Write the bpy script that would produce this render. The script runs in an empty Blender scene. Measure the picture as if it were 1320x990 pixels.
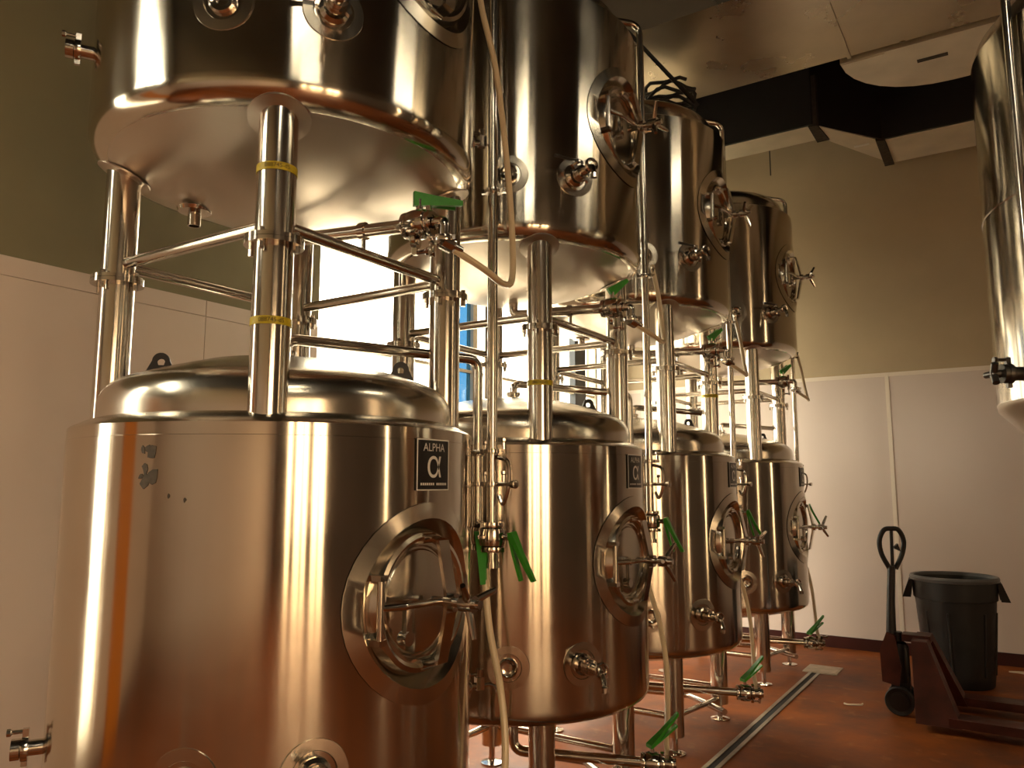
import bpy, math, random
from mathutils import Vector, Matrix
random.seed(4)
R_ = math.radians
scene = bpy.context.scene
COL = scene.collection

# ------------------------------------------------------------------ camera
cam_d = bpy.data.cameras.new('camera'); cam = bpy.data.objects.new('camera', cam_d)
COL.objects.link(cam); scene.camera = cam
cam.location = (0, 0, 1.5)
cam.rotation_euler = (R_(90 + 7.345), 0, R_(32.94))
cam_d.sensor_width = 36; cam_d.lens = 1002.5 / 1320 * 36
cam_d.clip_start = .05; cam_d.clip_end = 300

# ------------------------------------------------------------------ world / exposure
world = bpy.data.worlds.new('world'); scene.world = world
world.use_nodes = True
wn = world.node_tree.nodes; wn.clear()
bg = wn.new('ShaderNodeBackground'); wo = wn.new('ShaderNodeOutputWorld')
bg.inputs['Color'].default_value = (1.0, .89, .70, 1)
bg.inputs['Strength'].default_value = 11.0
world.node_tree.links.new(bg.outputs[0], wo.inputs[0])
scene.view_settings.view_transform = 'Standard'
scene.view_settings.look = 'None'
scene.view_settings.gamma = 1
scene.view_settings.use_curve_mapping = False
scene.view_settings.exposure = 0.32

# room: X -3.72 .. 4.2 , Y -4.2 .. 7.9 , Z 0 .. 5.4
XL, XR, YB, YF, ZC = -3.72, 4.2, 7.9, -4.2, 5.4
# openings (u0,u1,z0,z1)
WIN_L = [(3.45, 7.6, .55, 3.7), (-.42, .16, .25, 3.1), (-3.2, -.5, 3.5, 4.8)]
ADDED_WIN_R = [(-3.2, -.3, .15, 3.2), (3.5, 3.75, .3, 4.2), (6.1, 6.35, .3, 4.2)]
def portal(name, loc, rot, sx, sy):
    l = bpy.data.lights.new(name, 'AREA'); l.shape = 'RECTANGLE'; l.size = sx; l.size_y = sy
    l.cycles.is_portal = True
    o = bpy.data.objects.new(name, l); COL.objects.link(o); o.location = loc; o.rotation_euler = rot
for (a, b, z0, z1) in WIN_L:
    portal('daylight_portal', (XL - .12, (a + b) / 2, (z0 + z1) / 2), (R_(90), 0, R_(-90)), b - a, z1 - z0)
for (a, b, z0, z1) in ADDED_WIN_R:
    portal('daylight_portal', (XR + .12, (a + b) / 2, (z0 + z1) / 2), (R_(90), 0, R_(90)), b - a, z1 - z0)

# ------------------------------------------------------------------ mesh helpers
class MB:
    def __init__(s): s.v = []; s.f = []
    def add(s, vs, fs, M=None):
        o = len(s.v)
        s.v += [tuple(M @ Vector(p)) if M else tuple(p) for p in vs]
        s.f += [tuple(i + o for i in f) for f in fs]
        return s
    def box(s, x0, x1, y0, y1, z0, z1, M=None):
        vs = [(x, y, z) for z in (z0, z1) for y in (y0, y1) for x in (x0, x1)]
        return s.add(vs, [(0, 2, 3, 1), (4, 5, 7, 6), (0, 1, 5, 4), (2, 6, 7, 3), (0, 4, 6, 2), (1, 3, 7, 5)], M)
    def lathe(s, prof, n=24, M=None):
        """prof: (r,z) pairs about local z"""
        vs = []; fs = []; idx = []
        for r, z in prof:
            if r < 1e-6: idx.append([len(vs)]); vs.append((0, 0, z))
            else:
                idx.append(list(range(len(vs), len(vs) + n)))
                vs += [(r * math.cos(2 * math.pi * k / n), r * math.sin(2 * math.pi * k / n), z) for k in range(n)]
        for a, b in zip(idx, idx[1:]):
            for k in range(n):
                k2 = (k + 1) % n
                if len(a) == 1 and len(b) == 1: continue
                if len(a) == 1: fs.append((a[0], b[k2], b[k]))
                elif len(b) == 1: fs.append((a[k], a[k2], b[0]))
                else: fs.append((a[k], a[k2], b[k2], b[k]))
        return s.add(vs, fs, M)
    def cyl(s, p, q, r, n=16, r2=None):
        p = Vector(p); q = Vector(q); L = (q - p).length
        r2 = r if r2 is None else r2
        return s.lathe([(0, 0), (r, 0), (r2, L), (0, L)], n, frame(p, q - p))
    def tube(s, path, r, n=12, caps=True):
        P = [Vector(p) for p in path]
        rr = r if isinstance(r, (list, tuple)) else [r] * len(P)
        t0 = (P[1] - P[0]).normalized()
        u = t0.orthogonal().normalized()
        vs = []; fs = []
        for i, p in enumerate(P):
            if i == 0: t = t0
            elif i == len(P) - 1: t = (P[i] - P[i - 1]).normalized()
            else: t = ((P[i + 1] - P[i]).normalized() + (P[i] - P[i - 1]).normalized()).normalized()
            u = (u - t * u.dot(t)).normalized(); w = t.cross(u)
            vs += [tuple(p + (u * math.cos(2 * math.pi * k / n) + w * math.sin(2 * math.pi * k / n)) * rr[i]) for k in range(n)]
        for i in range(len(P) - 1):
            for k in range(n):
                fs.append((i * n + k, i * n + (k + 1) % n, (i + 1) * n + (k + 1) % n, (i + 1) * n + k))
        if caps:
            fs.append(tuple(reversed(range(n)))); fs.append(tuple(range((len(P) - 1) * n, len(P) * n)))
        return s.add(vs, fs)
    def prism(s, outline, h0, h1, M=None):
        n = len(outline)
        vs = [(x, y, h0) for x, y in outline] + [(x, y, h1) for x, y in outline]
        fs = [tuple(reversed(range(n))), tuple(range(n, 2 * n))] + [(k, (k + 1) % n, n + (k + 1) % n, n + k) for k in range(n)]
        return s.add(vs, fs, M)
    def build(s, name, mat, parent=None, label=None, cat=None, group=None, kind=None, angle=35):
        me = bpy.data.meshes.new(name)
        me.from_pydata(s.v, [], s.f); me.validate(); me.update()
        me.polygons.foreach_set('use_smooth', [True] * len(me.polygons))
        me.set_sharp_from_angle(angle=R_(angle))
        o = bpy.data.objects.new(name, me); COL.objects.link(o)
        if mat: me.materials.append(mat)
        if parent: o.parent = parent
        tag(o, label, cat, group, kind)
        return o
def tag(o, label=None, cat=None, group=None, kind=None):
    if label: o['label'] = label
    if cat: o['category'] = cat
    if group: o['group'] = group
    if kind: o['kind'] = kind
def frame(p, zdir, xhint=None):
    z = Vector(zdir).normalized()
    if xhint is None:
        xhint = Vector((0, 0, 1)) if abs(z.z) < .9 else Vector((1, 0, 0))
    x = Vector(xhint); x = (x - z * x.dot(z)).normalized()
    y = z.cross(x)
    return Matrix(((x.x, y.x, z.x, p[0]), (x.y, y.y, z.y, p[1]), (x.z, y.z, z.z, p[2]), (0, 0, 0, 1)))
def fillet(pts, rad, n=6):
    P = [Vector(p) for p in pts]; out = [P[0]]
    for a, b, c in zip(P, P[1:], P[2:]):
        d1 = (a - b).normalized(); d2 = (c - b).normalized()
        ang = d1.angle(d2); 
        if ang > 3.1: out.append(b); continue
        t = min(rad / math.tan(ang / 2), (a - b).length * .49, (c - b).length * .49)
        p0 = b + d1 * t; p1 = b + d2 * t
        for k in range(n + 1):
            s = k / n
            out.append(p0 * (1 - s) ** 2 + b * 2 * s * (1 - s) + p1 * s ** 2)
    out.append(P[-1]); return out
def smooth_path(pts, n=8):
    P = [Vector(p) for p in pts]; P = [P[0] * 2 - P[1]] + P + [P[-1] * 2 - P[-2]]
    out = []
    for i in range(1, len(P) - 2):
        for k in range(n):
            t = k / n
            out.append(.5 * ((2 * P[i]) + (P[i + 1] - P[i - 1]) * t + (2 * P[i - 1] - 5 * P[i] + 4 * P[i + 1] - P[i + 2]) * t * t + (3 * P[i] - P[i - 1] - 3 * P[i + 1] + P[i + 2]) * t ** 3))
    out.append(P[-2]); return out
def empty(name, loc, label, cat, group=None):
    o = bpy.data.objects.new(name, None); COL.objects.link(o); o.location = loc
    o.empty_display_size = .1
    tag(o, label, cat, group); return o
def copy_tree(o, parent=None):
    c = o.copy(); COL.objects.link(c)
    if parent: c.parent = parent
    for ch in list(o.children): copy_tree(ch, c)
    return c
def text_mesh(body, size, name):
    cu = bpy.data.curves.new(name, 'FONT'); cu.body = body; cu.size = size
    cu.align_x = 'CENTER'; cu.align_y = 'CENTER'
    o = bpy.data.objects.new(name, cu); COL.objects.link(o)
    dg = bpy.context.evaluated_depsgraph_get(); dg.update()
    me = bpy.data.meshes.new_from_object(o.evaluated_get(dg))
    vs = [tuple(v.co) for v in me.vertices]; fs = [tuple(p.vertices) for p in me.polygons]
    bpy.data.objects.remove(o); bpy.data.curves.remove(cu); bpy.data.meshes.remove(me)
    return vs, fs
def wrap(vs, rad, th0, z0):
    return [(rad * math.cos(th0 + x / rad), rad * math.sin(th0 + x / rad), z0 + y) for x, y, _ in vs]

# ------------------------------------------------------------------ materials
def mat(name, col, rough=.5, metal=0, aniso=0, rot=0, noise=0, nscale=8, bump=0, rough_var=0, spec=.5, stretch=None, coat=0, trans=0):
    m = bpy.data.materials.new(name); m.use_nodes = True
    nt = m.node_tree; b = nt.nodes['Principled BSDF']
    b.inputs['Base Color'].default_value = (*col, 1); b.inputs['Roughness'].default_value = rough
    b.inputs['Metallic'].default_value = metal; b.inputs['Anisotropic'].default_value = aniso
    b.inputs['Anisotropic Rotation'].default_value = rot
    b.inputs['Specular IOR Level'].default_value = spec
    b.inputs['Coat Weight'].default_value = coat
    b.inputs['Transmission Weight'].default_value = trans
    if aniso:
        t = nt.nodes.new('ShaderNodeTangent'); t.direction_type = 'RADIAL'; t.axis = 'Z'
        nt.links.new(t.outputs[0], b.inputs['Tangent'])
    if noise or bump or rough_var:
        tc = nt.nodes.new('ShaderNodeTexCoord'); mp = nt.nodes.new('ShaderNodeMapping')
        nt.links.new(tc.outputs['Object'], mp.inputs[0])
        if stretch: mp.inputs['Scale'].default_value = stretch
        nz = nt.nodes.new('ShaderNodeTexNoise'); nz.inputs['Scale'].default_value = nscale; nz.inputs['Detail'].default_value = 6
        nt.links.new(mp.outputs[0], nz.inputs['Vector'])
        if noise:
            r = nt.nodes.new('ShaderNodeValToRGB')
            r.color_ramp.elements[0].position = .3; r.color_ramp.elements[1].position = .7
            r.color_ramp.elements[0].color = (*[max(0, c * (1 - noise)) for c in col], 1)
            r.color_ramp.elements[1].color = (*[min(1, c * (1 + noise)) for c in col], 1)
            nt.links.new(nz.outputs[0], r.inputs[0]); nt.links.new(r.outputs[0], b.inputs['Base Color'])
        if rough_var:
            mr = nt.nodes.new('ShaderNodeMapRange')
            mr.inputs[1].default_value = .3; mr.inputs[2].default_value = .7
            mr.inputs[3].default_value = max(.02, rough - rough_var); mr.inputs[4].default_value = rough + rough_var
            nt.links.new(nz.outputs[0], mr.inputs[0]); nt.links.new(mr.outputs[0], b.inputs['Roughness'])
        if bump:
            bp = nt.nodes.new('ShaderNodeBump'); bp.inputs['Strength'].default_value = bump; bp.inputs['Distance'].default_value = .01
            nt.links.new(nz.outputs[0], bp.inputs['Height']); nt.links.new(bp.outputs[0], b.inputs['Normal'])
    return m
STEEL = (.62, .565, .48)
M = dict(
    shell=mat('brushed_steel', STEEL, .145, 1, aniso=.9, rot=.25, rough_var=.04, nscale=3, noise=.04),
    dish=mat('satin_steel', (.62, .55, .48), .33, 1, rough_var=.05, nscale=2.5),
    dome=mat('polished_head_steel', STEEL, .2, 1, rough_var=.05, nscale=3),
    pipe=mat('polished_tube_steel', (.62, .57, .5), .16, 1, rough_var=.04, nscale=6),
    fit=mat('fitting_steel', (.58, .53, .47), .14, 1),
    ferm=mat('darkened_ferm_steel', (.42, .38, .32), .13, 1, aniso=.6, rot=.25, rough_var=.03, nscale=3),  # tank steel with base darkened to carry the fermenter's dark reflections
    dark=mat('dark_steel', (.10, .09, .08), .35, .8),
    black=mat('black_plate', (.008, .007, .007), .3),
    white_print=mat('white_print', (.75, .72, .66), .5),
    lug=mat('black_lug', (.02, .018, .02), .5),
    green=mat('green_handle', (.03, .27, .015), .4, noise=.15, nscale=30),
    hose=mat('clear_hose', (.72, .58, .38), .3),
    tape=mat('yellow_tape', (.55, .42, .01), .45, noise=.25, nscale=60),
    ink=mat('black_ink', (.02, .012, .005), .6),
    residue=mat('glue_residue', (.085, .068, .048), .7, noise=.3, nscale=60),
    floor=None,
    panel=mat('white_wall_panel', (.72, .62, .56), .38, noise=.03, nscale=1.5, bump=.03),
    olive=mat('olive_paint', (.25, .225, .135), .6, noise=.06, nscale=3, bump=.05),
    tan=mat('tan_paint', (.50, .40, .26), .6, noise=.05, nscale=3, bump=.05),
    brown=mat('dark_brown_paint', (.10, .065, .04), .6, noise=.06, nscale=3, bump=.05),
    trim=mat('panel_trim', (.86, .77, .66), .4),
    base=mat('red_cove_base', (.045, .008, .006), .4, noise=.2, nscale=5),
    ceil=mat('dark_ceiling', (.018, .016, .013), .8, noise=.2, nscale=2),
    duct=mat('galvanised_duct', (.50, .43, .33), .3, .85, noise=.14, nscale=2.2, rough_var=.08),
    ductpaint=mat('pale_duct', (.66, .59, .47), .5, .2, noise=.1, nscale=4),
    sealant=mat('dark_duct_sealant', (.03, .02, .012), .7, noise=.4, nscale=30, bump=.6),
    blackbeam=mat('black_beam', (.012, .01, .01), .6),
    frame_light=mat('pale_window_frame', (.62, .55, .42), .4),
    frame_dark=mat('dark_window_frame', (.012, .018, .028), .4),
    rubber=mat('black_rubber', (.012, .011, .011), .55),
    can=mat('grey_plastic', (.009, .008, .008), .5, noise=.3, nscale=14, bump=.1, rough_var=.1),
    canrim=mat('grey_rim_plastic', (.09, .09, .09), .42),
    jackred=mat('worn_red_paint', (.06, .010, .005), .42, noise=.45, nscale=9, rough_var=.1),
    jackblack=mat('black_jack_paint', (.012, .01, .01), .35),
    drain=mat('drain_steel', (.34, .29, .23), .35, .9, noise=.2, nscale=9),
    slot=mat('drain_slot_dark', (.006, .005, .004), .7),
    paper=mat('pale_scrap', (.75, .62, .45), .7),
    cover=mat('pale_drain_cover', (.55, .45, .33), .5, noise=.2, nscale=14),
    orange=mat('orange_door_paint', (.75, .27, .02), .4),
    ground=mat('outdoor_paving', (.4, .37, .32), .8, noise=.15, nscale=.5),
    redskin=mat('outdoor', (.5, .45, .4), .8),
)
# glass
def glass(name, tint):
    m = bpy.data.materials.new(name); m.use_nodes = True; nt = m.node_tree; nt.nodes.clear()
    o = nt.nodes.new('ShaderNodeOutputMaterial'); tr = nt.nodes.new('ShaderNodeBsdfTransparent'); gl = nt.nodes.new('ShaderNodeBsdfGlossy')
    mx = nt.nodes.new('ShaderNodeMixShader'); mx.inputs[0].default_value = .06
    tr.inputs[0].default_value = (*tint, 1); gl.inputs['Roughness'].default_value = .03
    nt.links.new(tr.outputs[0], mx.inputs[1]); nt.links.new(gl.outputs[0], mx.inputs[2]); nt.links.new(mx.outputs[0], o.inputs[0])
    return m
M['glass'] = glass('clear_glass', (.96, .97, .95)); M['glass_amber'] = glass('bronze_glass', (.95, .83, .69)); M['glass_blue'] = glass('blue_view_glass', (.10, .20, .30))
# floor: mottled red-brown epoxy with wear
fm = bpy.data.materials.new('red_epoxy_floor'); fm.use_nodes = True; nt = fm.node_tree; b = nt.nodes['Principled BSDF']
tc = nt.nodes.new('ShaderNodeTexCoord')
n1 = nt.nodes.new('ShaderNodeTexNoise'); n1.inputs['Scale'].default_value = 1.6; n1.inputs['Detail'].default_value = 8; n1.inputs['Roughness'].default_value = .65
n2 = nt.nodes.new('ShaderNodeTexNoise'); n2.inputs['Scale'].default_value = 9; n2.inputs['Detail'].default_value = 6
for n in (n1, n2): nt.links.new(tc.outputs['Object'], n.inputs['Vector'])
r1 = nt.nodes.new('ShaderNodeValToRGB')
e = r1.color_ramp.elements; e[0].position = .32; e[0].color = (.09, .02, .003, 1); e[1].position = .68; e[1].color = (.33, .085, .012, 1)
nt.links.new(n1.outputs[0], r1.inputs[0])
r2 = nt.nodes.new('ShaderNodeValToRGB'); e = r2.color_ramp.elements
e[0].position = .60; e[0].color = (0, 0, 0, 1); e[1].position = .78; e[1].color = (.5, .5, .5, 1)
nt.links.new(n2.outputs[0], r2.inputs[0])
mx = nt.nodes.new('ShaderNodeMixRGB'); mx.inputs[2].default_value = (.46, .18, .05, 1)
nt.links.new(r2.outputs[0], mx.inputs[0]); nt.links.new(r1.outputs[0], mx.inputs[1]); nt.links.new(mx.outputs[0], b.inputs['Base Color'])
mr = nt.nodes.new('ShaderNodeMapRange'); mr.inputs[3].default_value = .4; mr.inputs[4].default_value = .7
nt.links.new(n1.outputs[0], mr.inputs[0]); nt.links.new(mr.outputs[0], b.inputs['Roughness'])
bp = nt.nodes.new('ShaderNodeBump'); bp.inputs['Strength'].default_value = .12; bp.inputs['Distance'].default_value = .01
nt.links.new(n2.outputs[0], bp.inputs['Height']); nt.links.new(bp.outputs[0], b.inputs['Normal'])
b.inputs['Specular IOR Level'].default_value = .3
M['floor'] = fm

# ------------------------------------------------------------------ setting
def S(mb, name, mt, parent=None, **k):
    return mb.build(name, mt, parent, kind=None if parent else 'structure', **k)
S(MB().box(XL - .3, XR + .3, YF - .3, YB + .3, -.2, 0), 'floor', M['floor'])
S(MB().box(XL - .3, XR + .3, YF - .3, YB + .3, ZC, ZC + .2), 'ceiling', M['ceil'])
def holed(mb, fixed0, fixed1, u0, u1, z0, z1, holes, axis):
    us = sorted({u0, u1, *[min(max(h[i], u0), u1) for h in holes for i in (0, 1)]})
    zs = sorted({z0, z1, *[min(max(h[i], z0), z1) for h in holes for i in (2, 3)]})
    for a, b2 in zip(us, us[1:]):
        for c, d in zip(zs, zs[1:]):
            um, zm = (a + b2) / 2, (c + d) / 2
            if any(h[0] < um < h[1] and h[2] < zm < h[3] for h in holes): continue
            if axis == 'x': mb.box(fixed0, fixed1, a, b2, c, d)
            else: mb.box(a, b2, fixed0, fixed1, c, d)
    return mb
T = .22
PZ = 2.51
wl = S(holed(MB(), XL - T, XL, YF, YB, PZ, ZC, WIN_L, 'x'), 'wall_left', M['olive'])
S(holed(MB(), XL - T, XL - .006, YF, YB, 0, PZ, WIN_L, 'x'), 'wall_left_base', M['panel'], wl)
wr = S(holed(MB(), XR, XR + T, YF, YB, 0, ZC, ADDED_WIN_R, 'x'), 'wall_right', M['brown'])
wb = S(MB().box(XL - T, XR + T, YB, YB + T, 0, ZC), 'wall_back', M['tan'])
wf = S(MB().box(XL - T, XR + T, YF - T, YF, 0, ZC), 'wall_front', M['tan'])
xs = [XL + .01, -2.9, -1.68, -.46, .76, 1.98, 3.2, XR - .01]
for a, b2 in zip(xs, xs[1:]): S(MB().box(a + .004, b2 - .004, YF, YF + .008, .1, PZ), 'wall_panel', M['panel'], wf)
# left wall panels
def clip_panel(y0, y1, z0, z1, holes):
    return holed(MB(), XL - .006, XL + .004, y0, y1, z0, z1, holes, 'x')
ys = [-4.2, -3.48, -2.26, -1.04, .18, 1.40, 2.62, 3.42]
for a, b2 in zip(ys, ys[1:]):
    S(clip_panel(a + .002, b2 - .002, .1, 2.418, WIN_L), 'wall_panel', M['panel'], wl)
    S(clip_panel(a + .002, b2 - .002, 2.422, PZ, WIN_L), 'wall_panel', M['panel'], wl)
S(MB().box(XL, XL + .004, 3.42, YB, .1, .55), 'wall_panel', M['panel'], wl)
S(MB().box(XL, XL + .004, 7.6, YB, .55, PZ), 'wall_panel', M['panel'], wl)
S(holed(MB(), XL - .01, XL + .012, YF, YB, 0, .1, [], 'x'), 'baseboard_left', M['base'])
# back wall panels with battens
xs = [XL, -3.41, -2.19, -.97, .25, 1.47, 2.69, XR]
for a, b2 in zip(xs, xs[1:]):
    S(MB().box(a + .004, b2 - .004, YB - .008, YB, .1, PZ - .012), 'wall_panel', M['panel'], wb)
    if b2 < XR: S(MB().box(b2 - .017, b2 + .017, YB - .012, YB - .001, .1, PZ - .012), 'joint_batten', M['trim'], wb)
S(MB().box(XL, XR, YB - .014, YB, PZ - .018, PZ + .018), 'trim_1', M['trim'])
S(MB().box(XL, XR, YB - .022, YB, 0, .105), 'baseboard_back', M['base'])
# windows
def window(n, side, u0, u1, z0, z1, mull_u, mull_z, fm_, blue=(), fw=.05, gl='glass'):
    x = XL - .12 if side < 0 else XR + .12
    fr = MB()
    for a, b2 in ((u0, u0 + fw), (u1 - fw, u1)): fr.box(x - .04, x + .04, a, b2, z0, z1)
    for a, b2 in ((z0, z0 + fw), (z1 - fw, z1)): fr.box(x - .04, x + .04, u0 + fw, u1 - fw, a, b2)
    w = fr.build('window_%d' % n, M[fm_], kind='structure')
    for (mu, wd, mt) in mull_u:
        MB().box(x - .035, x + .035, mu - wd / 2, mu + wd / 2, z0 + fw, z1 - fw).build('mullion', M[mt], w)
    for mz in mull_z:
        MB().box(x - .02, x + .02, u0 + fw, u1 - fw, mz - .012, mz + .012).build('glazing_bar', M[fm_], w)
    edges = [u0] + [m[0] for m in mull_u] + [u1]
    for k, (a, b2) in enumerate(zip(edges, edges[1:])):
        MB().box(x - .004, x + .004, a + .02, b2 - .02, z0 + .02, z1 - .02).build('pane', M['glass_blue' if k in blue else gl], w)
    return w
window(1, -1, *WIN_L[0], [(4.92, .03, 'frame_light'), (5.30, .06, 'frame_light'), (7.2, .24, 'frame_dark')], [2.44], 'frame_light', blue=(1,), fw=.06)  # blue pane's tint stands in for the blue outdoor view
window(2, -1, *WIN_L[1], [], [1.6], 'frame_light')  # unseen window added for the bright strip on the first tank
window(3, -1, *WIN_L[2], [(-2.3, .05, 'frame_dark'), (-1.4, .05, 'frame_dark')], [], 'frame_dark')  # unseen high window added for the reflection on the upper tank
window(4, 1, *ADDED_WIN_R[0], [(-2.6, .3, 'frame_dark'), (-1.9, .08, 'frame_dark'), (-1.35, .35, 'frame_dark'), (-.75, .06, 'frame_dark')], [2.1], 'frame_dark', gl='glass_amber')  # unseen window added for fill light and stripes on the steel
window(5, 1, *ADDED_WIN_R[1], [], [2.3], 'frame_dark', gl='glass_amber')  # narrow unseen window, added for a highlight on the tanks
window(6, 1, *ADDED_WIN_R[2], [], [2.3], 'frame_dark', gl='glass_amber')  # another unseen addition, for highlights on the far tanks
# unseen orange door on left wall, added for its reflection in the steel
d = MB().box(XL, XL + .05, -1.75, -.95, 0, 2.3).build('added_door_1', M['orange'], kind='structure')
MB().cyl((XL + .05, -1.05, 1.05), (XL + .1, -1.05, 1.05), .012).cyl((XL + .1, -1.06, 1.05), (XL + .1, -1.17, 1.05), .01).build('door_handle', M['fit'], d)
# outside paving
MB().box(-40, XL - .35, -40, 40, -.3, -.2).build('outdoor_ground', M['ground'], kind='structure')
MB().box(XR + .35, 40, -40, 40, -.3, -.2).build('outdoor_ground', M['ground'], kind='structure')

# unseen linear lamps added over the aisle for bright stripes on the steel
lampm = bpy.data.materials.new('added_lamp_glow'); lampm.use_nodes = True
lb = lampm.node_tree.nodes['Principled BSDF']; lb.inputs['Emission Color'].default_value = (1, .86, .62, 1); lb.inputs['Emission Strength'].default_value = 22
for (x, y, rz, lab) in ((1.1, -.6, 0, 'added reflection lamp above the open aisle near the front wall'), (2.7, -1.4, 0, 'added reflection lamp above the added bronze window'), (2.7, 3.7, 0, 'added reflection lamp above the conical fermenter')):
    lt = empty('added_lamp', (x, y, 5.12), lab, 'lamp'); lt.rotation_euler.z = R_(rz)
    MB().prism([(-.13, 0), (.13, 0), (.08, .09), (-.08, .09)], -.62, .62, Matrix(((1, 0, 0, 0), (0, 0, 1, 0), (0, 1, 0, 0), (0, 0, 0, 1)))).build('housing', M['dark'], lt)
    MB().box(-.1, .1, -.6, .6, -.012, -.001).build('diffuser', lampm, lt)
    for sy in (-.5, .5): MB().cyl((0, sy, .09), (0, sy, .28), .006, 8).build('suspension_wire', M['dark'], lt)
# ceiling ducts
dz = 4.3
t = empty('air_duct', (0, 4.74, dz), 'wide galvanised sheet metal duct crossing above the tanks, longest and broadest', 'air duct')
MB().box(XL + .01, XR - .01, -.51, .51, 0, .7).build('duct_body', M['duct'], t)
for x in (-2.2, -.75, .7, 2.15):
    MB().box(x - .012, x + .012, -.52, .52, -.012, .71).build('seam_flange', M['duct'], t)
t = empty('air_duct', (0, 5.3, dz), 'short sheet metal duct with a rounded elbow end beside the wide duct', 'air duct')
ol = [(XR - .01, .02), (-.82, .02)]
for k in range(1, 9):
    a = math.pi + k / 8 * math.pi / 2
    ol.append((-.82 + .62 + .62 * math.cos(a), .66 + .60 * math.sin(a) * -1 - .60 + 0) if False else (-.82 + .62 * (1 - math.cos(k / 8 * math.pi / 2)), .04 + .62 * math.sin(k / 8 * math.pi / 2)))
ol += [(XR - .01, .66)]
MB().prism(ol[::-1], 0, .5).build('duct_body', M['ductpaint'], t)
MB().prism([(-.81, .03), (-.55, .03), (-.72, .36), (-.79, .2)], -.006, 0).build('end_patch', M['ductpaint'], t)
MB().box(-.38, -.2, .24, .28, -.004, 0).build('label_strip', M['sealant'], t)
z2 = 4.45
t = empty('air_duct', (0, 7, z2), 'pale offset duct with dark sealed joints running along the back wall', 'air duct')
MB().box(XL + .01, -1.22, -.5, -.2, 0, .42).build('duct_section', M['ductpaint'], t)
MB().prism([(-1.22, -.5), (-.8, .12), (-.8, .68), (-1.22, -.2)][::1], 0, .42).build('offset_section', M['ductpaint'], t)
MB().box(-.8, XR - .01, .12, .68, 0, .42).build('duct_section', M['ductpaint'], t)
MB().prism([(-1.27, -.52), (-1.2, -.52), (-1.17, -.17), (-1.27, -.17)], -.012, .43).build('sealed_joint', M['sealant'], t)
MB().prism([(-.84, .06), (-.77, .10), (-.77, .70), (-.85, .70)], -.014, .43).build('sealed_joint', M['sealant'], t)
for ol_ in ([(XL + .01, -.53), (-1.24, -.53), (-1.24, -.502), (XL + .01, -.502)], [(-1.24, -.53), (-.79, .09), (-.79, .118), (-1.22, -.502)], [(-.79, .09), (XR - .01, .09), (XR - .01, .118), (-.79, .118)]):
    MB().prism(ol_, .004, ZC - z2 - .005).build('side_shade_strip', M['blackbeam'], t)  # black strips carry the shade on the duct sides
MB().box(-1.02, -.9, .1, .14, -.004, 0).build('label_strip', M['white_print'], t)
# black roof beam between ducts
t = MB().box(XL, XR, -.09, .09, .3, .32).box(XL, XR, -.09, .09, 0, .02).box(XL, XR, -.012, .012, .02, .3).build('roof_beam', M['blackbeam'], label='black steel roof beam between the ducts', cat='beam')
t.location = (0, 6.15, 4.95)
for x in (-1.28,):
    h = MB().box(-.03, .03, -.03, .03, 0, ZC - 4.89).build('duct_hanger', M['blackbeam'], label='black hanger strap above the sealed joint of the pale offset duct', cat='hanger')
    h.location = (x, 6.6 if x < -1 else 7.3, 4.89)
t = MB().cyl((-3.7, 0, 0), (4.1, 0, 0), .022).build('conduit_pipe', M['blackbeam'], label='thin dark conduit pipe running under the ceiling past the wide duct', cat='pipe')
t.location = (0, 5.9, 4.85)

# ------------------------------------------------------------------ tanks
X0 = -2.1185; YS = [1.8177, 3.2814, 4.7391, 6.5564]; R = .648; RHO = .555; LR = .055
LEG = [(RHO * math.cos(R_(-45 + 90 * k)), RHO * math.sin(R_(-45 + 90 * k))) for k in range(4)]
ORDER_LABEL = ['in the stack farthest from the back wall', 'in the third stack from the back wall', 'in the second stack from the back wall', 'in the stack nearest the back wall']

def polar(th, r, z): return Vector((r * math.cos(R_(th)), r * math.sin(R_(th)), z))
def shell_profile(z0, z1, bottom_dish, crown):
    """outer surface from bottom centre to top centre"""
    k = .06
    p = [(0, z0 - bottom_dish), (.2, z0 - bottom_dish * .9), (.4, z0 - bottom_dish * .62), (R - k * .9, z0 - .012)]
    for a in (30, 60, 90): p.append((R - k + k * math.sin(R_(a)), z0 + k - k * math.cos(R_(a))))
    return p
def holed_shell(prof, zc, O=None):
    """lathe with the manway opening left out; O lowers an upper tank"""
    n = 192; full = []
    for (r0, a), (r1, b2) in zip(prof, prof[1:]):
        full.append((r0, a))
        if abs(r0 - r1) < 1e-4 and b2 - a > .1:
            m = int((b2 - a) / .016)
            full += [(r0, a + (b2 - a) * k / m) for k in range(1, m)]
    full.append(prof[-1])
    mb = MB().lathe(full, n)
    def inside(i):
        x, y, z = mb.v[i]; return x > 0 and y * y + (z - zc) ** 2 < .243 ** 2
    mb.f = [f for f in mb.f if not any(inside(i) for i in f)]
    if O: mb.v = [tuple(O @ Vector(p)) for p in mb.v]
    return mb
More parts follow.
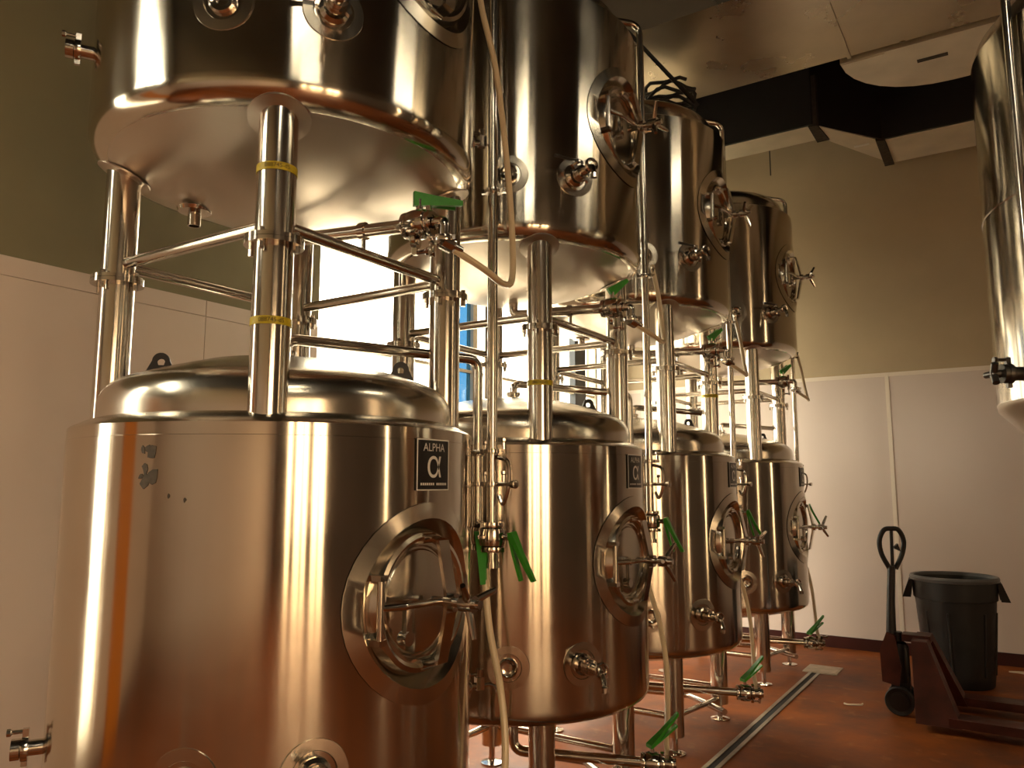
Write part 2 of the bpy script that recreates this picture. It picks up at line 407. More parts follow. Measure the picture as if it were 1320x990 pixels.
def manway(root, zc, tip_angle=0):
    """oval access door facing local +X"""
    n = 40
    OR, IR = .285, .212
    vs = []; fs = []
    for k in range(n):
        a = 2 * math.pi * k / n; u, v = OR * math.cos(a), OR * 1.0 * math.sin(a)
        vs.append((math.sqrt(R * R - u * u) + .004, u, zc + v))
    for k in range(n):
        a = 2 * math.pi * k / n; u, v = OR * .84 * math.cos(a), OR * .84 * math.sin(a)
        vs.append((math.sqrt(R * R - u * u) + .010, u, zc + v))
    for k in range(n):
        a = 2 * math.pi * k / n; u, v = IR * math.cos(a), IR * math.sin(a)
        vs.append((R - .045, u, zc + v))
    for j in range(2):
        for k in range(n):
            fs.append((j * n + k, j * n + (k + 1) % n, (j + 1) * n + (k + 1) % n, (j + 1) * n + k))
    mw = MB().add(vs, fs).build('manway', M['dome'], root, angle=50)
    F = frame((R - .045, 0, zc), (1, 0, 0), (0, 0, 1))
    # neck lip
    MB().lathe([(.212, -.005), (.205, .02), (.198, .032), (.185, .036), (.175, .03), (.17, .012)], 40, F).build('neck_ring', M['dome'], mw)
    MB().lathe([(0, .022), (.09, .02), (.145, .014), (.15, .008), (.156, .008), (.160, .018), (.172, .018), (.172, 0)], 40, F).build('door', M['dome'], mw)
    # bridge bar: arched flat bar top to bottom
    br = MB()
    pts = [(-.185, .032), (-.175, .07), (-.03, .1), (.03, .1), (.175, .07), (.185, .032)]
    for (v0, h0), (v1, h1) in zip(pts, pts[1:]):
        vs = []
        for (v, hh) in ((v0, h0), (v1, h1)):
            for uu in (.004, .05):
                for q in (0, .012): vs.append((R - .045 + hh + q, uu, zc + v))
        br.add(vs, [(0, 1, 3, 2), (4, 6, 7, 5), (0, 4, 5, 1), (2, 3, 7, 6), (0, 2, 6, 4), (1, 5, 7, 3)])
    br.build('bridge_bar', M['fit'], mw)
    for sgn in (-1, 1): MB().cyl((R - .02, -.012, zc + sgn * .18), (R - .02, .045, zc + sgn * .18), .016).build('bridge_lug', M['fit'], mw)
    # hinge pin and arm
    hg = MB().cyl((R + .0, -.2, zc - .085), (R + .0, -.2, zc + .085), .011)
    for sgn in (-1, 1): hg.box(R - .07, R + .012, -.215, -.185, zc + sgn * .085 - .008, zc + sgn * .085 + .008)
    hg.tube(fillet([(R, -.2, zc + .005), (R + .03, -.13, zc + .005), (R + .045, 0, zc + .005)], .03), .011)
    hg.build('hinge', M['fit'], mw)
    MB().box(R + .012, R + .028, -.125, -.1, zc - .075, zc + .02).cyl((R + .03, -.112, zc - .085), (R + .0, -.112, zc - .085), .02).build('latch_tab', M['fit'], mw)
    # screw spindle with spoked hand knob
    hb = MB().cyl((R, .025, zc), (R + .17, .025, zc), .013).cyl((R + .055, .025, zc), (R + .085, .025, zc), .026)
    hb.cyl((R + .105, .025, zc), (R + .15, .025, zc), .024)
    for k in range(3):
        a = R_(20 + 120 * k + tip_angle)
        dv = Vector((.35, math.cos(a), math.sin(a))).normalized()
        p = Vector((R + .128, .025, zc)); hb.tube([p, p + dv * .05, p + dv * .1], [.011, .011, .008], 10)
    hb.build('hand_knob', M['fit'], mw)
    return mw
def clampring(mb, Fm, r, h0):
    """tri-clamp ring with hinge and wing nut, axis local z"""
    mb.lathe([(r * .6, h0 - .009), (r, h0 - .009), (r * 1.04, h0), (r, h0 + .009), (r * .6, h0 + .009)], 18, Fm)
    mb.box(r * .85, r + .022, -.008, .008, h0 - .008, h0 + .008, Fm)
    mb.lathe([(0, 0), (.006, 0), (.006, .03), (.011, .034), (.011, .044), (0, .046)], 8, Fm @ Matrix.Translation((r + .014, 0, h0 + .004)))
    mb.box(-r - .014, -r * .85, -.007, .007, h0 - .008, h0 + .008, Fm)
def sample_valve(root, th, z, lever=False):
    p = polar(th, R - .012, z); dr = polar(th, 1, 0)
    F = frame(p, dr, (0, 0, 1))
    sv = MB().lathe([(.09, .004), (.088, .014), (.06, .015), (.052, .004), (.048, -.002), (0, -.004)], 28, F).build('sample_valve', M['dome'], root)
    b2 = MB().lathe([(0, 0), (.042, 0), (.044, .02), (.034, .03), (.022, .032), (.022, .07), (.03, .072), (.03, .088), (.02, .09), (.02, .13), (0, .132)], 18, F)
    clampring(b2, F @ Matrix.Rotation(R_(50), 4, 'Z'), .036, .062)
    b2.build('valve_body', M['fit'], sv)
    tp = MB()
    ring = [F @ Vector((.004 + .026 * math.cos(a), .026 * math.sin(a), .155)) for a in [2 * math.pi * k / 14 for k in range(15)]]
    tp.tube(ring, .007, 8)
    tp.tube([F @ Vector((0, 0, .12)), F @ Vector((0, 0, .15)), F @ Vector((-.015, .01, .18)), F @ Vector((-.045, .012, .195))], .011, 10)
    tp.lathe([(0, 0), (.014, 0), (.014, .02), (0, .022)], 10, frame(F @ Vector((-.05, .012, .195)), (0, 0, -1)))
    tp.build('tap', M['fit'], sv)
    if lever:
        tg = Vector((-math.sin(R_(th)), math.cos(R_(th)), 0))
        a = F @ Vector((.05, 0, .075)); 
        MB().cyl(F @ Vector((.02, 0, .075)), a, .006).tube([a, a - tg * .06, a - tg * .14 + dr * .01], [.006, .006, .008], 8).build('lever', M['dark'], sv)
    return sv
def blank_port(root, th, z):
    F = frame(polar(th, R - .012, z), polar(th, 1, 0), (0, 0, 1))
    o = MB().lathe([(.088, .004), (.086, .014), (.056, .015), (.05, .006), (.046, .004), (.03, .002)], 32, F).build('blank_port', M['dome'], root)
    MB().lathe([(.04, -.002), (.04, .02), (.034, .024), (.028, .02), (.018, .018), (.016, .004), (0, .003)], 24, F).build('port_plug', M['fit'], o)
def side_tap(root, th, z):
    F = frame(polar(th, R - .005, z), polar(th, 1, 0), (0, 0, 1))
    mb = MB().lathe([(.03, 0), (.03, .006), (.016, .01), (.012, .05), (.012, .08), (0, .08)], 14, F)
    clampring(mb, F, .026, .04)
    o = mb.build('side_tap', M['fit'], root)
    k = MB().box(-.014, .03, -.014, .014, .07, .1, F).lathe([(0, 0), (.012, 0), (.014, .03), (0, .032)], 10, F @ Matrix.Translation((.028, 0, .085)) @ Matrix.Rotation(R_(90), 4, 'Y'))
    k.tube([F @ Vector((0, 0, .095)), F @ Vector((0, 0, .125)), F @ Vector((-.008, 0, .145)), F @ Vector((-.02, 0, .155))], .007, 8)
    k.build('tap_spout', M['fit'], o)
def side_clamp(root, th, z):
    F = frame(polar(th, R - .004, z), polar(th, 1, 0), (0, 0, 1))
    mb = MB().lathe([(.022, 0), (.022, .06), (.03, .062), (.03, .085), (.0, .087)], 14, F)
    clampring(mb, F, .034, .05)
    mb.build('capped_ferrule', M['fit'], root)
def butterfly(root, p, ax, hx, name='outlet_valve'):
    """valve on a pipe: p centre, ax pipe axis, hx handle direction; green squeeze handle is a sub-part"""
    F = frame(Vector(p) - Vector(ax).normalized() * .05, ax, hx)
    mb = MB().lathe([(.0, 0), (.03, 0), (.03, .012), (.047, .02), (.05, .035), (.05, .065), (.047, .08), (.03, .088), (.03, .1), (0, .1)], 20, F)
    clampring(mb, F @ Matrix.Rotation(R_(110), 4, 'Z'), .043, .006)
    clampring(mb, F @ Matrix.Rotation(R_(200), 4, 'Z'), .043, .094)
    mb.cyl(F @ Vector((.04, 0, .05)), F @ Vector((.085, 0, .05)), .012)
    v = mb.build(name, M['fit'], root)
    return v, F
def green_handle(v, F, dirv, side, k=1.0):
    """dirv: blade direction, side: small offset direction"""
    b0 = F @ Vector((.085, 0, .05)); d = Vector(dirv).normalized(); s = Vector(side).normalized(); w = d.cross(s).normalized()
    g = MB()
    def blade(p0, p1, p2, w0, w1, th):
        vs = []
        for p, ww in ((p0, w0), (p1, (w0 + w1) / 2), (p2, w1)):
            for i in (-1, 1):
                for j in (-1, 1): vs.append(p + w * ww * i + s * th * j)
        fs = []
        for k in range(2):
            o = k * 4; fs += [(o, o + 4, o + 5, o + 1), (o + 2, o + 3, o + 7, o + 6), (o, o + 2, o + 6, o + 4), (o + 1, o + 5, o + 7, o + 3)]
        fs += [(0, 1, 3, 2), (8, 10, 11, 9)]
        g.add(vs, fs)
    blade(b0 - d * .02, b0 + d * .06 * k + s * .012, b0 + d * .165 * k + s * .035 * k, .025, .009, .008)
    blade(b0 - d * .01 - s * .008, b0 + d * .06 * k - s * .012, b0 + d * .155 * k - s * .012, .017, .011, .005)
    g.build('green_handle', M['green'], v)
def leg_flange(parent, x, y, z, up):
    mb = MB().lathe([(.05, 0), (.083, 0), (.083, .012 * up), (.05, .012 * up)] if up > 0 else [(.05, -.012), (.083, -.012), (.083, 0), (.05, 0)], 28, Matrix.Translation((x, y, z)))
    for k in range(4):
        a = R_(20 + 90 * k); q = (x + .07 * math.cos(a), y + .07 * math.sin(a))
        if up > 0: mb.cyl((q[0], q[1], z + .012), (q[0], q[1], z + .026), .009, 6)
        else: mb.cyl((q[0], q[1], z - .034), (q[0], q[1], z - .012), .009, 6)
    mb.build('flange', M['fit'], parent)
def tape(root, x, y, z, body):
    tp = MB().lathe([(LR + .0012, z - .011), (LR + .002, z - .011), (LR + .002, z + .011), (LR + .0012, z + .011)], 28, Matrix.Translation((x, y, 0))).build('marking_tape', M['tape'], root)
    vs, fs = text_mesh(body, .017, 'tape_text')
    cam_dir = math.atan2(-(YS_CUR + y), -(X0 + x))
    MB().add([(x + a, y + b2, c) for a, b2, c in wrap(vs, LR + .0026, cam_dir, z)], fs).build('tape_print', M['ink'], tp)

FZ = 2.177
def lower_tank(i):
    global YS_CUR; YS_CUR = YS[i]
    root = empty('brite_tank', (X0, YS[i], 0), 'lower floor-standing stainless tank ' + ORDER_LABEL[i], 'tank', 'stainless brite tanks')
    z0, z1 = .525, 1.665
    p = [(0, z0 - .1), (.3, z0 - .075), (.5, z0 - .03), (R - .05, z0)]
    for a in (25, 50, 75, 90): p.append((R - .05 + .05 * math.sin(R_(a)), z0 + .05 - .05 * math.cos(R_(a))))
    p += [(R, z0 + .3), (R, z1 - .035), (R - .0015, z1 - .034), (R - .0015, z1)]
    holed_shell(p, 1.162).build('shell', M['shell'], root)
    MB().lathe([(R - .0015, z1), (R - .008, z1 + .006), (.60, z1 + .026), (.574, z1 + .034)], 128).build('shoulder', M['dome'], root)
    dp = [(.574, z1 + .034), (.575, z1 + .07)]
    for a in range(15, 76, 15): dp.append((.575 - .1 + .1 * math.cos(R_(a)), z1 + .07 + .1 * math.sin(R_(a))))
    dp += [(.40, 1.865), (.28, 1.9), (.14, 1.922), (0, 1.928)]
    MB().lathe(dp, 128).build('top_head', M['dome'], root)
    for x, y in LEG:
        lg = MB().lathe([(0, .1), (LR, .1), (LR, z0 + .02)], 28, Matrix.Translation((x, y, 0))).build('leg', M['pipe'], root)
        MB().cyl((x, y, .012), (x, y, .1), .016).lathe([(0, 0), (.06, 0), (.06, .008), (.03, .014), (0, .016)], 20, Matrix.Translation((x, y, 0))).build('levelling_foot', M['fit'], lg)
        st = MB().lathe([(LR, z1 - .01), (LR, FZ), (0, FZ)], 32, Matrix.Translation((x, y, 0))).build('leg_stub', M['pipe'], root)
        leg_flange(st, x, y, FZ, -1)
    for k in range(4):
        if k == 0: continue           # aisle side is left open
        a, b2 = Vector((*LEG[k], .2)), Vector((*LEG[(k + 1) % 4], .2)); d = (b2 - a).normalized() * LR
        MB().cyl(a + d, b2 - d, .019).build('floor_brace', M['pipe'], root)
    a, b2 = Vector((*LEG[0], .2)), Vector((*LEG[1], .13)); d = (b2 - a).normalized() * LR
    MB().cyl(a + d, b2 - d, .016).build('floor_brace', M['pipe'], root)
    manway(root, 1.162, [0, 35, 15, 50][i])
    # name plate
    pl = MB(); vs = []; fs = []
    n = 10; hw, hz0, hz1 = R_(6.9), 1.482, 1.634
    for j, rr in enumerate((R + .001, R + .005)):
        for k in range(n + 1):
            a = R_(1.5) - hw + 2 * hw * k / n
            for zz in (hz0, hz1): vs.append((rr * math.cos(a), rr * math.sin(a), zz))
    m2 = 2 * (n + 1)
    for k in range(n):
        o = m2 + 2 * k; fs.append((o, o + 2, o + 3, o + 1))
        fs += [(2 * k, m2 + 2 * k, m2 + 2 * k + 2, 2 * k + 2), (2 * k + 1, 2 * k + 3, m2 + 2 * k + 3, m2 + 2 * k + 1)]
    fs += [(0, 1, m2 + 1, m2), (2 * n, m2 + 2 * n, m2 + 2 * n + 1, 2 * n + 1)]
    pl.add(vs, fs); plate = pl.build('name_plate', M['black'], root, label='black name plate with white lettering')
    pr = MB(); c0 = R_(1.5)
    vs, fs = text_mesh('ALPHA', .034, 'plate_text'); pr.add(wrap([(x * 1.0, y, 0) for x, y, _ in vs], R + .0062, c0, 1.608), fs)
    vs, fs = text_mesh('\u03b1', .115, 'plate_text'); pr.add(wrap(vs, R + .0062, c0, 1.555), fs)
    for k in range(14):
        if k == 7: continue
        a = c0 + R_(-5.2 + k * .8)
        q = [(a - R_(.28), 1.497), (a + R_(.28), 1.497), (a + R_(.28), 1.504), (a - R_(.28), 1.504)]
        pr.add([((R + .0062) * math.cos(t_), (R + .0062) * math.sin(t_), zz) for t_, zz in q], [(0, 1, 2, 3)])
    fr_ = []
    for (a0, a1, za, zb) in ((-6.9, 6.9, 1.630, 1.634), (-6.9, 6.9, 1.482, 1.485), (-6.9, -6.5, 1.485, 1.630), (6.5, 6.9, 1.485, 1.630)):
        for k in range(6):
            t0, t1 = c0 + R_(a0 + (a1 - a0) * k / 6), c0 + R_(a0 + (a1 - a0) * (k + 1) / 6)
            pr.add([((R + .0058) * math.cos(t_), (R + .0058) * math.sin(t_), zz) for t_, zz in ((t0, za), (t1, za), (t1, zb), (t0, zb))], [(0, 1, 2, 3)])
    pr.build('plate_print', M['white_print'], plate)
    sample_valve(root, -31, .765)
    blank_port(root, -59, .765)
    side_tap(root, 56, .77)
    side_clamp(root, -121, .74)
    # vent pipe out of the head, over to the side and down
    e_ = Vector((.31, .72, 0))
    vt = MB().tube(fillet([(0, 0, 1.92), (0, 0, 2.005), (e_.x, e_.y, 2.0), (e_.x, e_.y, 1.27)], .05), .02, 14).build('vent_pipe', M['pipe'], root)
    fm2 = MB().lathe([(.05, 1.915), (.05, 1.935), (.03, 1.938), (.03, 1.96), (0, 1.96)], 18)
    clampring(fm2, Matrix.Rotation(R_(-60), 4, 'Z'), .036, 1.95)
    fm2.build('vent_fitting', M['fit'], vt)
    for zz in (1.62, 1.5, 1.3):
        cl = MB(); clampring(cl, frame((e_.x, e_.y, zz), (0, 0, 1), (1, -.3, 0)), .034, 0); cl.build('vent_clamp', M['fit'], vt)
    # bottom outlet
    od = Vector((.55, .24, 0)); 
    op = MB().tube(fillet([(0, 0, z0 - .09), (0, 0, .24), (od.x, od.y, .22)], .06), .024, 14)
    op.tube(fillet([(-.1, .3, .13), (.2, .35, .13), (.52, .1, .13)], .06), .019, 12)
    op = op.build('outlet_pipe', M['pipe'], root)
    v, F = butterfly(op, (od.x + .05, od.y + .02, .22), od, (0, 0, 1))
    ex = MB().cyl((od.x + .1, od.y + .04, .22), (od.x + .15, od.y + .06, .22), .026)
    clampring(ex, frame((od.x + .1, od.y + .04, .22), od, (0, 0, 1)), .036, .03); ex.build('end_cap', M['fit'], op)
    # F handle axis up: blade pointing up and outward
    green_handle(v, F, (.35, .5, .35), (0, 0, 1))
    # lifting lug on the head
    def lug(th):
        F2 = frame(polar(th, .40, 1.855), (-math.sin(R_(th)), math.cos(R_(th)), 0), (0, 0, 1))
        pts = []
        for a in range(0, 181, 20): pts.append((.055 + .028 * math.sin(R_(a)), .028 * math.cos(R_(a))))
        outline = [(-.01, .06)] + pts + [(-.01, -.06)]
        nh = 12; m3 = len(outline)
        vs = []; 
        hole = [(.05 + .013 * math.cos(2 * math.pi * k / nh), .013 * math.sin(2 * math.pi * k / nh)) for k in range(nh)]
        mb = MB()
        # two halves of the plate around the hole
        def angle_of(q): return math.atan2(q[1], q[0] - .05) % (2 * math.pi)
        allp = sorted(outline, key=angle_of)
        for h0, h1 in ((-.006, .006),):
            for zz, fl in ((h0, False), (h1, True)):
                for k in range(len(allp)):
                    a, b2 = allp[k], allp[(k + 1) % len(allp)]
                    aa, ab = angle_of(a), angle_of(b2)
                    ha = (.05 + .013 * math.cos(aa), .013 * math.sin(aa)); hb_ = (.05 + .013 * math.cos(ab), .013 * math.sin(ab))
                    q = [(*a, zz), (*b2, zz), (*hb_, zz), (*ha, zz)]
                    mb.add(q, [(0, 1, 2, 3) if fl else (3, 2, 1, 0)], F2)
            for k in range(len(allp)):
                a, b2 = allp[k], allp[(k + 1) % len(allp)]
                mb.add([(*a, h0), (*b2, h0), (*b2, h1), (*a, h1)], [(0, 1, 2, 3)], F2)
        mb.box(-.016, -.008, -.075, .075, -.02, .02, F2)
        mb.build('lifting_lug', M['lug'], root, label='black lifting lug', angle=20)
    lug(-133); lug(47)
    return root
def upper_tank(i):
    global YS_CUR; YS_CUR = YS[i]
    root = empty('brite_tank', (X0, YS[i], FZ), 'upper stainless tank on flanged legs, ' + ORDER_LABEL[i], 'tank', 'stainless brite tanks')
    root.location.z = FZ
    O = Matrix.Translation((0, 0, -FZ))
    z0, z1 = 2.565, 3.735
    p = []
    for a in (0, 20, 40, 60, 80, 90): p.append((R - .06 + .06 * math.sin(R_(a)), z0 + .06 - .06 * math.cos(R_(a))))
    p += [(R, z0 + .4), (R, z1 - .035), (R - .0015, z1 - .034), (R - .0015, z1), (R - .008, z1 + .006)]
    holed_shell(p, 3.2, O).build('shell', M['shell'], root)
    MB().lathe([(0, 2.42), (.1, 2.424), (.25, 2.45), (.4, 2.493), (.5, 2.532), (R - .06, z0)], 128, O).build('bottom_head', M['dish'], root)
    dp = [(R - .008, z1 + .006), (.60, z1 + .026), (.575, z1 + .036)]
    for a in range(0, 76, 15): dp.append((.575 - .1 + .1 * math.cos(R_(a)), z1 + .07 + .1 * math.sin(R_(a))))
    dp += [(.40, z1 + .2), (.2, z1 + .24), (0, z1 + .25)]
    MB().lathe(dp, 96, O).build('top_head', M['dome'], root)
    for x, y in LEG:
        lg = MB().lathe([(0, FZ + .001), (LR, FZ + .001), (LR, 2.575)], 32, O @ Matrix.Translation((x, y, 0))).build('leg', M['pipe'], root)
        leg_flange_o(lg, x, y, O)
        # reinforcing pad where the leg meets the head
        nrm = Vector((x * .42, y * .42, -RHO)).normalized()
        MB().lathe([(.05, .012), (.09, .006), (.09, .0), (.05, -.004)], 28, O @ frame((x, y, 2.553), nrm)).build('leg_pad', M['dish'], lg)
    for k in range(4):
        zz = 2.235
        a, b2 = Vector((*LEG[k], zz - FZ)), Vector((*LEG[(k + 1) % 4], zz - FZ)); d = (b2 - a).normalized() * (LR - .004)
        MB().cyl(a + d, b2 - d, .019).build('leg_brace', M['pipe'], root)
    # features modelled at absolute heights then lowered by FZ
    sub = []
    before = set(bpy.data.objects)
    manway(root, 3.2, [0, -25, 20, 40][i])
    sample_valve(root, -32, 2.855, True)
    blank_port(root, -59, 2.845)
    side_tap(root, 56, 2.85)
    side_clamp(root, -121, 2.9)
    # bottom outlet line with valve
    od = Vector((.46, .09, 0))
    op = MB().tube(fillet([(0, 0, 2.43), (0, 0, 2.36), (od.x, od.y, 2.352)], .05), .024, 14).build('outlet_pipe', M['pipe'], root)
    MB().cyl((.3, .06, 2.34), (.3, .06, 2.262), .008).lathe([(.024, -.012), (.031, -.012), (.031, .012), (.024, .012)], 16, frame((.3, .0585, 2.3546), od)).build('pipe_support', M['fit'], op)
    v, F = butterfly(op, (od.x + .05, od.y + .01, 2.352), od, (0, 0, 1))
    green_handle(v, F, (.5, .85, .0) if i == 0 else (.3, .6, .5), (.85, -.5, 0), .85 if i == 0 else .6)
    ex = MB().tube(fillet([(od.x + .1, od.y + .02, 2.352), (od.x + .14, od.y + .03, 2.352), (od.x + .14, od.y + .03, 2.28)], .03), .02, 12)
    clampring(ex, frame((od.x + .14, od.y + .03, 2.29), (0, 0, -1), (-1, 0, 0)), .036, 0)
    ex.lathe([(0, -.01), (.03, -.01), (.03, .03), (.012, .04), (.012, .07), (0, .07)], 14, frame((od.x + .14, od.y + .03, 2.285), (.25, .6, -.2)))
    clampring(ex, frame((od.x + .06, od.y - .02, 2.29), (1, .3, 0), (0, 0, -1)), .03, 0)
    ex.build('drain_tee', M['fit'], op)
    nb = MB().lathe([(.06, .012), (.055, 0), (.022, -.004), (.022, -.05), (.018, -.05), (.016, -.02), (0, -.02)], 18, Matrix.Translation((-.27, -.2, 2.455)))
    nb.build('drain_stub', M['fit'], root)
    for o in set(bpy.data.objects) - before:
        if o.parent == root: o.location.z -= FZ
    return root
def leg_flange_o(parent, x, y, O):
    mb = MB().lathe([(.05, 0), (.083, 0), (.083, .012), (.05, .012)], 28, O @ Matrix.Translation((x, y, FZ + .001)))
    for k in range(4):
        a = R_(20 + 90 * k); q = (x + .07 * math.cos(a), y + .07 * math.sin(a))
        mb.cyl((q[0], q[1], .013), (q[0], q[1], .026), .009, 6)
    mb.build('flange', M['fit'], parent)
lows, ups = [], []
for i in range(4):
    lows.append(lower_tank(i)); ups.append(upper_tank(i))
# marking tapes on legs
def put_tape(root, i, k, z, body, off=0):
    global YS_CUR; YS_CUR = YS[i]
    n0 = set(bpy.data.objects); tape(root, *LEG[k], z, body)
    for o in set(bpy.data.objects) - n0:
        if o.parent == root: o.location.z -= off
put_tape(ups[0], 0, 0, 2.387, '088745-d5', FZ)
put_tape(lows[0], 0, 0, 1.946, '088745-d5')
put_tape(lows[1], 1, 0, 1.935, '088745-d5')
put_tape(lows[2], 2, 1, 2.09, '088745-d5')
# sticker residue on the first lower tank
for (th, z, s) in [(-73.5, 1.592, .012), (-72.2, 1.592, .012), (-70.8, 1.58, .018), (-72.6, 1.54, .012), (-72.3, 1.513, .02), (-70.2, 1.518, .02), (-73.6, 1.52, .01), (-62, 1.46, .006), (-66, 1.47, .006)]:
    n = 7; pts = []
    for k in range(n):
        a = 2 * math.pi * k / n; q = s * random.uniform(.55, 1.45)
        t_ = R_(th) + q * .7 * math.cos(a) / R; pts.append(((R + .0012) * math.cos(t_), (R + .0012) * math.sin(t_), z + q * math.sin(a)))
    MB().add(pts, [tuple(range(n))]).build('sticker_residue', M['residue'], lows[0])

# ------------------------------------------------------------------ riser pipes beside each stack
STK = ['farthest from the back wall', 'third from the back wall', 'second from the back wall', 'nearest the back wall']
for i in range(4):
    root = empty('riser_pipe', (X0 + .49, YS[i] + .56, 0), 'tall steel riser pipe with top bend beside the stack ' + STK[i], 'pipe', 'steel riser pipes')
    pp = MB().tube(fillet([(-.49, -.56, 3.97), (-.49, -.56, 4.08), (0, 0, 4.08), (0, 0, 1.36)], .07, 8), .019, 14).build('pipe', M['pipe'], root)
    for zz in (3.45, 2.62, 1.62, 1.5):
        fx = MB(); clampring(fx, frame((0, 0, zz), (0, 0, 1), (1, .4, 0)), .03, 0); fx.build('pipe_clamp', M['fit'], root)
    br = MB().tube([(0, 0, 1.62), (-.1, .02, 1.62), (-.18, .16, 1.625)], .008, 8)
    br.cyl((0, 0, 1.5), (.1, -.02, 1.5), .007).lathe([(0, 0), (.014, 0), (.016, .02), (0, .024)], 10, frame((.1, -.02, 1.5), (1, -.2, 0)))
    br.tube(smooth_path([(.02, 0, 1.6), (.07, 0, 1.58), (.075, 0, 1.5), (.05, 0, 1.43), (.03, 0, 1.46)], 5), .008, 8)
    br.build('bracket', M['fit'], root)
    v, F = butterfly(root, (0, 0, 1.31), (0, 0, -1), (1, .15, 0), 'riser_valve')
    green_handle(v, F, (.25, .1, -1), (1, .15, .2))
    v2, F2 = butterfly(root, (-.08, .06, 1.31), (0, 0, -1), (.6, -1, 0), 'riser_valve')
    green_handle(v2, F2, (.1, -.05, -1), (.6, -1, 0))
    MB().cyl((0, 0, 1.26), (0, 0, 1.2), .024).lathe([(.0, 0), (.03, 0), (.03, .02), (0, .02)], 14, Matrix.Translation((0, 0, 1.2))).build('riser_end', M['fit'], root)
# hoses
for i in range(4):
    x, y = X0, YS[i]
    h1 = MB().tube(smooth_path([(x + .41, y + .62, 1.27), (x + .45, y + .60, 1.0), (x + .53, y + .56, .78), (x + .57, y + .53, .6), (x + .60, y + .46, .42), (x + .63, y + .36, .31), (x + .66, y + .3, .25)]), .013, 10)
    h1.build('clear_hose', M['hose'], label='clear hose from riser valve to floor outlet, stack ' + STK[i], cat='hose', group='lower clear hoses')
    if i == 0:
        pts = [(x + .61, y + .16, 2.265), (x + .66, y + .26, 2.215), (x + .64, y + .42, 2.2), (x + .6, y + .53, 2.27), (x + .575, y + .56, 2.5), (x + .54, y + .57, 2.8), (x + .53, y + .515, 3.1), (x + .455, y + .51, 3.45), (x + .45, y + .515, 3.9)]
    else:
        pts = [(x + .61, y + .16, 2.265), (x + .66, y + .26, 2.22), (x + .64, y + .42, 2.22), (x + .6, y + .52, 2.3), (x + .56, y + .57, 2.5), (x + .52, y + .585, 2.68)]
    MB().tube(smooth_path(pts), .012, 10).build('clear_hose', M['hose'], label='clear hose looping from raised outlet to riser, stack ' + STK[i], cat='hose', group='upper clear hoses')

# ------------------------------------------------------------------ conical fermenter on the right
t = empty('conical_fermenter', (.60, 3.57, 0), 'large dark conical-bottom steel fermenter opposite the tank stacks', 'tank')
FR = .655
MB().lathe([(FR, 1.80), (FR, 2.52), (FR + .004, 2.522), (FR + .004, 2.545), (FR, 2.547), (FR, 3.16)], 96).build('shell', M['ferm'], t)
MB().lathe([(.06, 1.15), (.12, 1.2), (FR - .004, 1.775), (FR, 1.80)], 96).build('cone', M['dish'], t)
MB().lathe([(FR, 3.16), (FR - .02, 3.22), (FR - .08, 3.29), (.4, 3.42), (0, 3.5)], 96).build('top_head', M['dome'], t)
for k in range(4):
    a = R_(45 + 90 * k); x, y = .44 * math.cos(a), .44 * math.sin(a)
    MB().lathe([(0, 0), (.07, 0), (.07, .012), (.05, .014), (.05, 1.56)], 20, Matrix.Translation((x, y, 0))).build('leg', M['pipe'], t)
F = frame(polar(-150, FR - .004, 1.885), polar(-150, 1, 0), (0, 0, 1))
vb = MB().lathe([(.025, 0), (.025, .05), (.034, .052), (.034, .075), (.014, .08), (.014, .11), (0, .11)], 16, F)
clampring(vb, F, .036, .05); vb = vb.build('sample_valve', M['dark'], t)
kn = MB()
for k in range(3):
    a = R_(90 + 120 * k); kn.cyl(F @ Vector((0, 0, .1)), F @ Vector((.04 * math.cos(a), .04 * math.sin(a), .105)), .012)
kn.build('valve_knob', M['dark'], vb)
MB().tube(fillet([polar(-140, FR + .03, 1.9), polar(-140, FR + .03, 3.45), polar(-140, .3, 3.6), polar(-140, .05, 3.5)], .08), .016, 12).build('side_pipe', M['pipe'], t)

# ------------------------------------------------------------------ trench drain
t = empty('trench_drain', (-1.485, 0, 0), 'long narrow steel trench drain with dark slot in the red floor', 'drain')
MB().box(-.016, .016, -2.5, 6.75, .0005, .0025).build('slot', M['slot'], t)
for s in (-1, 1):
    MB().box(s * .03 - .012, s * .03 + .012, -2.5, 6.75, .0005, .006).build('edge_rail', M['drain'], t)
t = MB().box(-.13, .13, -.13, .15, 0, .008).box(-.115, .115, -.115, .135, .008, .011).build('drain_cover', M['cover'], label='pale square cover plate at the end of the trench drain', cat='drain cover')
t.location = (-1.45, 6.88, 0)

